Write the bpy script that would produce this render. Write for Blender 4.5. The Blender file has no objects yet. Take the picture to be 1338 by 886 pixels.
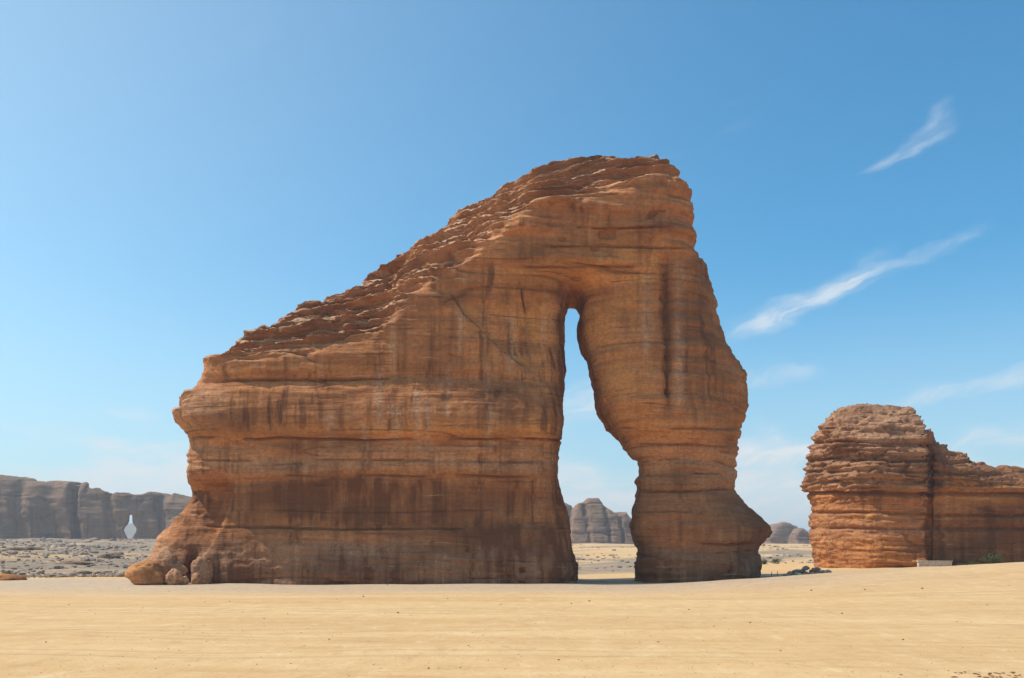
import bpy, bmesh, math, random
import numpy as np

# ------------------------------------------------------------------ camera
S = bpy.context.scene
COL = S.collection
F_PX, CX, HY, CAMZ = 1300.8, 669.0, 728.0, 3.0      # focal length, centre column, eye level row (photo pixels)
cd = bpy.data.cameras.new('camera'); cam = bpy.data.objects.new('camera', cd); COL.objects.link(cam)
cam.location = (0, 0, CAMZ); cam.rotation_euler = (math.radians(90), 0, 0)
cd.lens = 35; cd.sensor_width = 36; cd.shift_y = (HY - 443.0) / 1338.0
cd.clip_start = 0.1; cd.clip_end = 30000
S.camera = cam

# ------------------------------------------------------------------ sun, sky, exposure
SUN_EL, SUN_BACK = math.radians(57), math.radians(3)      # sun stands to the left, almost in line with the big rock's face
sdir = np.array([-math.cos(SUN_EL) * math.cos(SUN_BACK), math.cos(SUN_EL) * math.sin(SUN_BACK), math.sin(SUN_EL)])
sl = bpy.data.lights.new('sun', 'SUN'); sun = bpy.data.objects.new('sun', sl); COL.objects.link(sun)
sl.energy = 3.2; sl.angle = math.radians(0.5); sl.color = (1.0, 0.95, 0.87)
from mathutils import Vector
sun.rotation_euler = Vector(-sdir).to_track_quat('-Z', 'Y').to_euler()
sun.location = (-60, 20, 90)

W = bpy.data.worlds.new('World'); S.world = W; W.use_nodes = True
S.view_settings.view_transform = 'Standard'; S.view_settings.look = 'None'
S.view_settings.exposure = 0.45; S.view_settings.gamma = 1.0; S.view_settings.use_curve_mapping = False


class NT:
    """small helper for wiring node trees"""
    def __init__(s, tree):
        s.t = tree; s.n = tree.nodes; s.l = tree.links
    def node(s, typ, **kw):
        n = s.n.new(typ)
        for k, v in kw.items():
            setattr(n, k, v)
        return n
    def put(s, sock, v):
        if isinstance(v, bpy.types.NodeSocket): s.l.new(v, sock)
        elif v is not None: sock.default_value = v
    def math(s, op, a, b=None, c=None, clamp=False):
        n = s.node('ShaderNodeMath', operation=op, use_clamp=clamp)
        for i, v in enumerate((a, b, c)):
            if v is not None: s.put(n.inputs[i], v)
        return n.outputs[0]
    def vmath(s, op, a, b=None):
        n = s.node('ShaderNodeVectorMath', operation=op)
        s.put(n.inputs[0], a)
        if b is not None: s.put(n.inputs[1], b)
        return n.outputs['Value'] if op in ('DOT_PRODUCT', 'LENGTH') else n.outputs[0]
    def rng(s, v, a, b, c=0.0, d=1.0, smooth=True):
        n = s.node('ShaderNodeMapRange', interpolation_type='SMOOTHSTEP' if smooth else 'LINEAR')
        s.put(n.inputs[0], v)
        for i, q in enumerate((a, b, c, d)): s.put(n.inputs[i + 1], q)
        return n.outputs[0]
    def noise(s, vec, scale, detail=4, rough=0.55, dist=0.0):
        n = s.node('ShaderNodeTexNoise'); s.put(n.inputs['Vector'], vec)
        n.inputs['Scale'].default_value = scale; n.inputs['Detail'].default_value = detail
        n.inputs['Roughness'].default_value = rough; n.inputs['Distortion'].default_value = dist
        return n.outputs['Fac']
    def mix(s, f, a, b, blend='MIX'):
        n = s.node('ShaderNodeMix', data_type='RGBA', blend_type=blend)
        s.put(n.inputs['Factor'], f)
        for k, v in (('A', a), ('B', b)):
            sock = [i for i in n.inputs if i.name == k and i.type == 'RGBA'][0]
            s.put(sock, v if isinstance(v, bpy.types.NodeSocket) else (*v, 1.0))
        return [o for o in n.outputs if o.type == 'RGBA'][0]
    def mapv(s, vec, scale=(1, 1, 1), loc=(0, 0, 0), rot=(0, 0, 0)):
        n = s.node('ShaderNodeMapping'); s.put(n.inputs['Vector'], vec)
        n.inputs['Scale'].default_value = scale; n.inputs['Location'].default_value = loc
        n.inputs['Rotation'].default_value = rot
        return n.outputs[0]
    def attr(s, name):
        return s.node('ShaderNodeAttribute', attribute_name=name).outputs['Fac']


def build_world():
    q = NT(W.node_tree); q.n.clear()
    out = q.node('ShaderNodeOutputWorld'); bg = q.node('ShaderNodeBackground')
    sky = q.node('ShaderNodeTexSky', sky_type='NISHITA')
    sky.sun_disc = False; sky.sun_elevation = SUN_EL
    sky.sun_rotation = math.radians(-90) + SUN_BACK
    sky.altitude = 700; sky.air_density = 1.0; sky.dust_density = 1.1; sky.ozone_density = 1.6
    tc = q.node('ShaderNodeTexCoord')
    d = tc.outputs['Generated']
    sx = q.node('ShaderNodeSeparateXYZ'); q.put(sx.inputs[0], d)
    az = q.math('MULTIPLY', q.math('ARCTAN2', sx.outputs[0], sx.outputs[1]), 180 / math.pi)      # degrees right of north
    el = q.math('MULTIPLY', q.math('ARCSINE', sx.outputs[2]), 180 / math.pi)
    cv = q.node('ShaderNodeCombineXYZ'); q.put(cv.inputs[0], az); q.put(cv.inputs[1], el)
    ae = cv.outputs[0]
    # fibres for every cloud: fine noise drawn out along a rising diagonal
    warp = q.noise(q.mapv(ae, (0.22, 0.5, 1)), 1.0, 3)
    wv = q.node('ShaderNodeCombineXYZ'); q.put(wv.inputs[1], q.math('MULTIPLY', q.math('SUBTRACT', warp, 0.5), 2.2))
    aw = q.vmath('ADD', ae, wv.outputs[0])
    fib = q.noise(q.mapv(q.mapv(aw, rot=(0, 0, math.radians(-20))), (0.30, 1.7, 1)), 1.0, 6, 0.62)
    fib = q.rng(fib, 0.36, 0.68)
    total = None
    def wisp(a0, e0, a1, e1, w, k, bend=0.0, taper=0.0):
        nonlocal total
        L = math.hypot(a1 - a0, e1 - e0); ang = math.atan2(e1 - e0, a1 - a0)
        p = q.vmath('SUBTRACT', aw, (a0, e0 + 0.0, 0))
        u = q.math('DIVIDE', q.vmath('DOT_PRODUCT', p, (math.cos(ang), math.sin(ang), 0)), L)
        v = q.vmath('DOT_PRODUCT', p, (-math.sin(ang), math.cos(ang), 0))
        arc = q.math('MULTIPLY', q.math('MULTIPLY', u, q.math('SUBTRACT', 1.0, u)), 4 * bend)
        v = q.math('SUBTRACT', v, arc)
        ww = q.math('MULTIPLY_ADD', u, w * taper, w * (1 - taper * 0.5))
        m = q.rng(q.math('DIVIDE', q.math('ABSOLUTE', v), ww), 0.1, 1.0, 1, 0)
        m = q.math('MULTIPLY', m, q.math('MULTIPLY', q.rng(u, -0.05, 0.35), q.rng(u, 0.75, 1.08, 1, 0)))
        m = q.math('MULTIPLY', m, q.math('MULTIPLY_ADD', fib, 0.75 * k, 0.25 * k))
        total = m if total is None else q.math('ADD', total, m)
    def cloud(x0, y0, x1, y1, w, k, bend=0.0, taper=0.0):      # ends read off the photograph as directions
        def ang(px, py):
            X, Z = (px - CX) / F_PX, (HY - py) / F_PX
            return math.degrees(math.atan(X)), math.degrees(math.atan(Z / math.hypot(1, X)))
        wisp(*ang(x0, y0), *ang(x1, y1), w, k, bend, taper)
    cloud(1118, 226, 1246, 146, 0.62, 0.42, -0.38, 1.3)
    cloud(935, 442, 1165, 340, 0.95, 0.72, -0.15, 0.2)
    cloud(1120, 365, 1290, 300, 0.5, 0.25)
    cloud(1150, 530, 1370, 478, 0.7, 0.5, -0.1, 0.3)
    cloud(1215, 592, 1450, 555, 0.9, 0.75, 0.1, 0.3)
    cloud(700, 560, 880, 470, 1.6, 0.6)
    cloud(950, 500, 1080, 480, 0.5, 0.3)
    cloud(945, 600, 1090, 588, 0.6, 0.5)
    # high thin cirrus elsewhere in the sky
    cir = q.noise(q.mapv(q.mapv(aw, rot=(0, 0, math.radians(-17))), (0.035, 0.16, 1), loc=(3.1, 7.7, 0)), 1.0, 5, 0.6)
    total = q.math('ADD', total, q.math('MULTIPLY', q.rng(cir, 0.60, 0.85), q.math('MULTIPLY', fib, 0.35)))
    # low bank of cloud along the whole horizon
    hb = q.noise(q.mapv(aw, (0.085, 0.30, 1), loc=(0.2, 1.3, 0)), 1.0, 5, 0.58)
    top = q.math('MULTIPLY_ADD', hb, 13.0, -1.3)
    bank = q.rng(q.math('SUBTRACT', top, el), -1.2, 1.8)
    total = q.math('ADD', total, q.math('MULTIPLY', bank, q.math('MULTIPLY_ADD', fib, 0.40, 0.62)))
    total = q.math('MINIMUM', total, 0.93)
    # clear desert blue, paling in the dust towards the sun's side
    col = q.mix(1.0, sky.outputs[0], (0.35, 0.90, 1.04), 'MULTIPLY')
    tow = q.vmath('DOT_PRODUCT', d, (-0.943, 0.105, 0.314))
    veil = q.math('POWER', q.math('MAXIMUM', q.math('MULTIPLY_ADD', tow, 1.47, 0.22), 0.0), 2.0)
    vc = q.node('ShaderNodeCombineXYZ')
    for i, k in enumerate((1.15, 0.95, 0.45)): q.put(vc.inputs[i], q.math('MULTIPLY', veil, k))
    col = q.mix(1.0, col, vc.outputs[0], 'ADD')
    col = q.mix(q.rng(el, 0.0, 17.0, 0.62, 0.0), col, (4.5, 5.1, 5.4))      # dust whitens the sky low down, all the way round
    col = q.mix(total, col, (5.3, 5.5, 5.6))
    q.put(bg.inputs['Color'], col); bg.inputs['Strength'].default_value = 0.12
    q.l.new(bg.outputs[0], out.inputs['Surface'])
build_world()

# ------------------------------------------------------------------ numeric noise
def _h(ix, iy, iz, seed):
    x = ix.astype(np.uint32) * np.uint32(374761393) + iy.astype(np.uint32) * np.uint32(668265263) \
        + iz.astype(np.uint32) * np.uint32(2147483647 ^ 0x5bd1e995) + np.uint32(seed * 362437 & 0xffffffff)
    x ^= x >> np.uint32(13); x *= np.uint32(1274126177); x ^= x >> np.uint32(16)
    x *= np.uint32(2246822519); x ^= x >> np.uint32(15)
    return x.astype(np.float32) * np.float32(1 / 4294967295.0)

def vnoise(x, y, z, seed=0, sharp=None):
    """value noise in 0..1; sharp squeezes the blend between layers along z"""
    fx, fy, fz = np.floor(x), np.floor(y), np.floor(z)
    ix, iy, iz = fx.astype(np.int64), fy.astype(np.int64), fz.astype(np.int64)
    u, v, w = x - fx, y - fy, z - fz
    if sharp: w = np.clip((w - 0.5) * sharp + 0.5, 0, 1)
    u = u * u * u * (u * (u * 6 - 15) + 10); v = v * v * v * (v * (v * 6 - 15) + 10); w = w * w * (3 - 2 * w)
    r = 0
    for a in (0, 1):
        for b in (0, 1):
            for c in (0, 1):
                r = r + _h(ix + a, iy + b, iz + c, seed) * (u if a else 1 - u) * (v if b else 1 - v) * (w if c else 1 - w)
    return r

def fbm(x, y, z, seed=0, octv=4, gain=0.5):
    s, a, n = 0, 1.0, 0
    for o in range(octv):
        f = 2.03 ** o
        s = s + a * (vnoise(x * f + 13.7 * o, y * f + 5.1 * o, z * f + 9.3 * o, seed + o) - 0.5); n += a; a *= gain
    return s / n * 2          # about -1..1

def ridged(x, y, z, seed=0, octv=3):
    s, a, n = 0, 1.0, 0
    for o in range(octv):
        f = 2.1 ** o
        s = s + a * (1 - np.abs(vnoise(x * f + 3.7 * o, y * f, z * f + 7 * o, seed + o) * 2 - 1)); n += a; a *= 0.5
    return s / n

def voro(x, y, z, seed=0):
    """nearest-cell distance, gap to the second cell, and the nearest cell's random value"""
    ix, iy, iz = (np.floor(t).astype(np.int64) for t in (x, y, z))
    d1 = np.full(x.shape, 9.0, np.float32); d2 = d1.copy(); val = np.zeros(x.shape, np.float32)
    for a in (-1, 0, 1):
        for b in (-1, 0, 1):
            for c in (-1, 0, 1):
                jx, jy, jz = ix + a, iy + b, iz + c
                h = _h(jx, jy, jz, seed)
                px = jx + 0.1 + 0.8 * h - x; py = jy + 0.1 + 0.8 * ((h * 57.31) % 1) - y; pz = jz + 0.1 + 0.8 * ((h * 913.7) % 1) - z
                d = np.sqrt(px * px + py * py + pz * pz)
                near = d < d1
                d2 = np.where(near, d1, np.minimum(d2, d)); val = np.where(near, (h * 7919.3) % 1, val); d1 = np.where(near, d, d1)
    return d1, d2 - d1, val

def sstep(x, a, b):
    t = np.clip((x - a) / (b - a), 0, 1); return t * t * (3 - 2 * t)

def bump(x, c, w):
    return np.exp(-((x - c) / w) ** 2)

# ------------------------------------------------------------------ polygons
def seg_d(X, Z, P, closed=True):
    P = np.asarray(P, float); n = len(P); d = np.full(X.shape, 1e18)
    for i in range(n if closed else n - 1):
        a, b = P[i], P[(i + 1) % n]; e = b - a; L = e @ e + 1e-12
        t = np.clip(((X - a[0]) * e[0] + (Z - a[1]) * e[1]) / L, 0, 1)
        d = np.minimum(d, (X - a[0] - t * e[0]) ** 2 + (Z - a[1] - t * e[1]) ** 2)
    return np.sqrt(d)

def poly_sd(X, Z, P):
    """signed distance to a polygon, positive inside"""
    P = np.asarray(P, float); n = len(P); ins = np.zeros(X.shape, bool)
    for i in range(n):
        a, b = P[i], P[(i + 1) % n]
        c = ((a[1] > Z) != (b[1] > Z))
        with np.errstate(divide='ignore', invalid='ignore'):
            xc = (b[0] - a[0]) * (Z - a[1]) / (b[1] - a[1] + 1e-15) + a[0]
        ins ^= c & (X < xc)
    d = seg_d(X, Z, P)
    return np.where(ins, d, -d)

def line_side(X, Y, P):
    """distance to an open polyline (pixels), sign + on its right-hand/lower side, and 0..1 position along it"""
    P = np.asarray(P, float); best = np.full(X.shape, 1e18); sg = np.ones(X.shape); tt = np.zeros(X.shape)
    for i in range(len(P) - 1):
        a, b = P[i], P[i + 1]; e = b - a
        t = np.clip(((X - a[0]) * e[0] + (Y - a[1]) * e[1]) / (e @ e), 0, 1)
        qx, qy = X - a[0] - t * e[0], Y - a[1] - t * e[1]; d = qx * qx + qy * qy
        m = d < best; best = np.where(m, d, best); sg = np.where(m, np.sign(e[0] * qy - e[1] * qx), sg); tt = np.where(m, (i + t) / (len(P) - 1), tt)
    return np.sqrt(best), sg, tt

def px2w(P, D):
    return [((x - CX) / F_PX * D, CAMZ - (y - HY) / F_PX * D) for x, y in P]

def interp(x, pts):
    pts = np.asarray(pts, float); return np.interp(x, pts[:, 0], pts[:, 1])

# ------------------------------------------------------------------ solid -> quad mesh (surface nets)
def surface_nets(f, org, h):
    nx, ny, nz = f.shape
    s = f > 0
    c = [s[a:nx - 1 + a, b:ny - 1 + b, d:nz - 1 + d] for a in (0, 1) for b in (0, 1) for d in (0, 1)]
    cnt = sum(q.astype(np.int8) for q in c)
    act = (cnt > 0) & (cnt < 8)
    I = np.argwhere(act); idx = np.full(act.shape, -1, np.int64); idx[act] = np.arange(len(I))
    corners = np.array([(a, b, d) for a in (0, 1) for b in (0, 1) for d in (0, 1)])
    val = np.stack([f[I[:, 0] + k[0], I[:, 1] + k[1], I[:, 2] + k[2]] for k in corners], 1)
    acc = np.zeros((len(I), 3)); n = np.zeros(len(I))
    for i in range(8):
        for j in range(i + 1, 8):
            if np.abs(corners[i] - corners[j]).sum() != 1: continue
            m = (val[:, i] > 0) != (val[:, j] > 0)
            t = val[m, i] / (val[m, i] - val[m, j])
            acc[m] += corners[i] + t[:, None] * (corners[j] - corners[i]); n[m] += 1
    V = (I + acc / n[:, None]) * h + np.asarray(org)
    Q = []
    for ax in range(3):
        o1, o2 = [(1, 2), (2, 0), (0, 1)][ax]
        sl = [slice(None)] * 3; sl2 = [slice(None)] * 3
        sl[ax] = slice(0, -1); sl2[ax] = slice(1, None)
        a, b = s[tuple(sl)], s[tuple(sl2)]
        E = np.argwhere(a != b)
        E = E[(E[:, o1] > 0) & (E[:, o2] > 0) & (E[:, o1] < f.shape[o1] - 1) & (E[:, o2] < f.shape[o2] - 1)]
        flip = b[E[:, 0], E[:, 1], E[:, 2]]
        u = np.zeros(3, int); u[o1] = 1; v = np.zeros(3, int); v[o2] = 1
        g = lambda W_: idx[W_[:, 0], W_[:, 1], W_[:, 2]]
        q = np.stack([g(E - u - v), g(E - v), g(E), g(E - u)], 1)
        q[flip] = q[flip][:, ::-1]; Q.append(q)
    return V, np.concatenate(Q)

def mesh_from(name, V, Q, attrs=None, smooth=True):
    me = bpy.data.meshes.new(name)
    me.vertices.add(len(V)); me.vertices.foreach_set('co', np.asarray(V, np.float32).ravel())
    k = Q.shape[1]
    me.loops.add(Q.size); me.loops.foreach_set('vertex_index', Q.astype(np.int32).ravel())
    me.polygons.add(len(Q)); me.polygons.foreach_set('loop_start', np.arange(0, Q.size, k, dtype=np.int32))
    me.polygons.foreach_set('loop_total', np.full(len(Q), k, np.int32))
    me.update(calc_edges=True)
    if smooth: me.polygons.foreach_set('use_smooth', np.ones(len(Q), bool))
    for n, a in (attrs or {}).items():
        at = me.attributes.new(n, 'FLOAT', 'POINT'); at.data.foreach_set('value', np.asarray(a, np.float32))
    return me

def densify(V, Q, levels):
    """smooth subdivision through a throw-away object; returns arrays with normals"""
    me = mesh_from('tmp', V, Q); ob = bpy.data.objects.new('tmp', me); COL.objects.link(ob)
    m = ob.modifiers.new('s', 'SUBSURF'); m.levels = levels; m.render_levels = levels
    ev = ob.evaluated_get(bpy.context.evaluated_depsgraph_get()); e = ev.to_mesh()
    n = len(e.vertices)
    co = np.empty(n * 3, np.float32); e.vertices.foreach_get('co', co)
    no = np.empty(n * 3, np.float32); e.vertex_normals.foreach_get('vector', no)
    q = np.empty(len(e.loops), np.int32); e.loops.foreach_get('vertex_index', q)
    ev.to_mesh_clear(); bpy.data.objects.remove(ob); bpy.data.meshes.remove(me)
    return co.reshape(-1, 3).astype(np.float64), no.reshape(-1, 3).astype(np.float64), q.reshape(-1, 4)

def normals_of(V, Q):
    me = mesh_from('tmp', V, Q); n = np.empty(len(V) * 3, np.float32); me.vertex_normals.foreach_get('vector', n)
    bpy.data.meshes.remove(me); return n.reshape(-1, 3).astype(np.float64)

def put_obj(name, me, mat, loc=(0, 0, 0), parent=None, **props):
    if mat and not me.materials: me.materials.append(mat)
    o = bpy.data.objects.new(name, me); COL.objects.link(o); o.location = loc
    if parent: o.parent = parent
    for k, v in props.items(): o[k] = v
    return o

def round_and(a, b, r):
    """rounded intersection of two inside-positive fields"""
    u = np.maximum(r - a, 0); v = np.maximum(r - b, 0)
    return np.maximum(r, np.minimum(a, b)) - np.sqrt(u * u + v * v)

def solid(outline, hole, Dp, yfront, yback, h, R, Rb=None, ypad=2.0, zmin=-2.5):
    """voxel solid: outline given in photo pixels at distance Dp; yfront/yback(X,Z) give the two faces in metres"""
    warp = Dp if callable(Dp) else (lambda Q_: px2w(Q_, Dp))
    P = np.array(warp(outline))
    x0, x1 = P[:, 0].min() - 3 * h, P[:, 0].max() + 3 * h
    z0, z1 = min(P[:, 1].min(), zmin) - 2 * h, P[:, 1].max() + 3 * h
    xs = np.arange(x0, x1 + h, h); zs = np.arange(z0, z1 + h, h)
    X, Z = np.meshgrid(xs, zs, indexing='ij')
    d = poly_sd(X, Z, P)
    if hole is not None:
        d = np.minimum(d, -poly_sd(X, Z, warp(hole)))
    yf, yb = yfront(X, Z), yback(X, Z)
    y0, y1 = yf[d > -2 * h].min() - ypad, yb[d > -2 * h].max() + ypad
    ys = np.arange(y0, y1 + h, h)
    Y = ys[None, :, None]
    r = R(X, Z)[:, None, :] if callable(R) else R
    rb = (Rb(X, Z)[:, None, :] if callable(Rb) else Rb) if Rb is not None else r
    f = round_and(d[:, None, :], Y - yf[:, None, :], r)
    f = np.minimum(f, round_and(d[:, None, :], yb[:, None, :] - Y, rb))
    return surface_nets(f.astype(np.float32), (x0, y0, z0), h)

# ------------------------------------------------------------------ materials
def new_mat(name):
    m = bpy.data.materials.new(name); m.use_nodes = True; q = NT(m.node_tree); q.n.clear()
    o = q.node('ShaderNodeOutputMaterial'); b = q.node('ShaderNodeBsdfPrincipled')
    b.inputs['Roughness'].default_value = 0.95; b.inputs['Specular IOR Level'].default_value = 0.15
    q.l.new(b.outputs[0], o.inputs['Surface'])
    return m, q, b

def bumpnode(q, b, h, dist, strength=1.0):
    n = q.node('ShaderNodeBump'); n.inputs['Distance'].default_value = dist; n.inputs['Strength'].default_value = strength
    q.put(n.inputs['Height'], h); q.l.new(n.outputs[0], b.inputs['Normal'])

def rock_material(name, brown, orange, pale, grey, dark, k=1.0, streak=1.0):
    """sandstone: banded by bed, streaked by run-off, with masks (orange, grey, varnish, pale) stored on the mesh"""
    m, q, b = new_mat(name)
    tc = q.node('ShaderNodeTexCoord'); p = tc.outputs['Object']
    wob = q.noise(q.mapv(p, (0.06 * k,) * 3), 1.0, 3)
    sp = q.node('ShaderNodeSeparateXYZ'); q.put(sp.inputs[0], p)
    cz = q.node('ShaderNodeCombineXYZ')
    q.put(cz.inputs[0], q.math('MULTIPLY', sp.outputs[0], 0.045 * k)); q.put(cz.inputs[1], q.math('MULTIPLY', sp.outputs[1], 0.045 * k))
    q.put(cz.inputs[2], q.math('MULTIPLY_ADD', sp.outputs[2], 1.0 * k, q.math('MULTIPLY', wob, 2.0)))
    bed = q.noise(cz.outputs[0], 1.0, 6, 0.68)                              # beds of different colour
    run = q.noise(q.mapv(p, (1.1 * k, 1.1 * k, 0.045 * k)), 1.0, 5, 0.62)       # rain run-off
    run2 = q.noise(q.mapv(p, (0.30 * k, 0.30 * k, 0.03 * k), loc=(7, 1, 3)), 1.0, 4, 0.6)
    blot = q.noise(q.mapv(p, (0.16 * k,) * 3, loc=(3, 9, 2)), 1.0, 6, 0.62)
    grain = q.noise(q.mapv(p, (2.2 * k, 2.2 * k, 3.4 * k)), 1.0, 6, 0.7)
    c = q.mix(q.rng(bed, 0.34, 0.66), [v * 0.80 for v in brown], [v * 1.16 for v in brown])
    of = q.math('MULTIPLY', q.attr('orange'), q.rng(q.math('ADD', q.math('MULTIPLY', bed, 0.5), q.math('MULTIPLY', blot, 0.5)), 0.38, 0.58))
    c = q.mix(q.math('MAXIMUM', of, q.math('MULTIPLY', q.rng(blot, 0.50, 0.72), 0.45)), c, orange)
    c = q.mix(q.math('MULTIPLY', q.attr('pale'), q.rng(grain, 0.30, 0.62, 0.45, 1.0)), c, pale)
    c = q.mix(q.math('MULTIPLY', q.attr('grey'), q.rng(blot, 0.30, 0.55, 0.5, 1.0)), c, grey)
    st = q.attr('steep')
    # light run-off stripes and dark varnish curtains on the steep faces
    c = q.mix(q.math('MULTIPLY', q.math('MULTIPLY', st, q.rng(run, 0.56, 0.70)), 0.42 * streak), c, pale)
    dk = q.math('MULTIPLY', st, q.math('MULTIPLY', q.rng(run, 0.54, 0.36), q.rng(run2, 0.60, 0.38, 0.1, 1.0)))
    vs = q.attr('varnish_shade')  # dark varnish, plus shade painted into the same mask
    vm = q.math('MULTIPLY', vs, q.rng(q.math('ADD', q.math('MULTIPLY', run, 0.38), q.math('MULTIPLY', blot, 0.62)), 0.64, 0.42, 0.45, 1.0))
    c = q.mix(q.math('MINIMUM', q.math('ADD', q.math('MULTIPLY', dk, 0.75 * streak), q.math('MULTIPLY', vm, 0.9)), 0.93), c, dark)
    tone = q.noise(q.mapv(p, (0.075 * k, 0.075 * k, 0.17 * k), loc=(5, 2, 6)), 1.0, 5, 0.6)      # old weathered skin against fresher stone
    c = q.mix(q.rng(tone, 0.52, 0.36, 0.0, 0.42), c, dark)
    thin = q.noise(q.mapv(cz.outputs[0], (3.2, 3.2, 3.3)), 1.0, 4, 0.65)
    patch = q.noise(q.mapv(p, (0.25 * k, 0.25 * k, 0.5 * k), loc=(1, 2, 8)), 1.0, 4, 0.6)
    c = q.mix(q.math('MULTIPLY', q.rng(thin, 0.44, 0.32), q.rng(patch, 0.40, 0.62, 0.1, 0.75)), c, dark)
    c = q.mix(q.math('MULTIPLY', q.rng(thin, 0.60, 0.72), q.rng(patch, 0.60, 0.40, 0.0, 0.5)), c, pale)
    c = q.mix(q.rng(grain, 0.25, 0.72, 0.48, 0.0), c, dark)
    c = q.mix(q.math('MULTIPLY', q.attr('crack'), 0.8), c, [v * 0.5 for v in dark])
    q.put(b.inputs['Base Color'], c)
    hgt = q.math('ADD', q.math('MULTIPLY', grain, 0.6), q.math('MULTIPLY', thin, 0.7))
    bumpnode(q, b, hgt, 0.30 / k, 0.85)
    return m

BROWN, ORANGE, PALE = (0.59, 0.232, 0.084), (0.77, 0.315, 0.088), (0.72, 0.47, 0.30)
GREY, DARK = (0.42, 0.245, 0.145), (0.145, 0.056, 0.026)
M_ROCK = rock_material('sandstone', BROWN, ORANGE, PALE, GREY, DARK)
M_FAR = rock_material('far_sandstone', (0.37, 0.205, 0.12), (0.42, 0.215, 0.12), (0.46, 0.28, 0.18), (0.32, 0.195, 0.125), (0.13, 0.078, 0.05), k=0.28, streak=0.8)

# ------------------------------------------------------------------ terrain
def ground_z(x, y):
    x = np.asarray(x, float); y = np.asarray(y, float); z0 = np.zeros_like(x)
    px = CX + F_PX * x / np.maximum(y, 1.0)
    z = 0.25 * fbm(x / 26, y / 22, z0, 3, 3) * sstep(y, 30, 70) + 0.07 * fbm(x / 5, y / 4, z0, 8, 3)
    # bank rising to the right in front of the right leg and the second rock
    rise = sstep(x, 8, 62)
    bank = sstep(y, 62, 104) * (1 - 0.42 * sstep(y, 106, 124))
    z = z + 2.75 * rise * bank * (1 + 0.08 * fbm(x / 7, y / 9, z0, 12, 3))
    # the plain climbs gently behind the big rock towards the cliffs
    slope = 0.0195 + 0.0105 * sstep(-px, -420, -180)
    up = np.clip(y - 150, 0, 560)
    z = z + slope * (up - 60 * (1 - np.exp(-up / 60))) * 1.08 + 0.0015 * np.clip(y - 710, 0, 3000)
    # low swells and gullied scree
    far = sstep(y, 145, 240) * (1 - sstep(y, 900, 1600))
    z = z + far * (1.3 * fbm(x / 45, y / 38, z0, 21, 4) + 0.9 * (ridged(x / 30, y / 16, z0, 31, 3) - 0.5))
    left = far * sstep(-px, -330, -200) * (1 - sstep(y, 500, 640))
    z = z + left * (0.6 + 3.0 * (ridged(x / 24, y / 13, z0, 41, 4) - 0.45))
    return z

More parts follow.
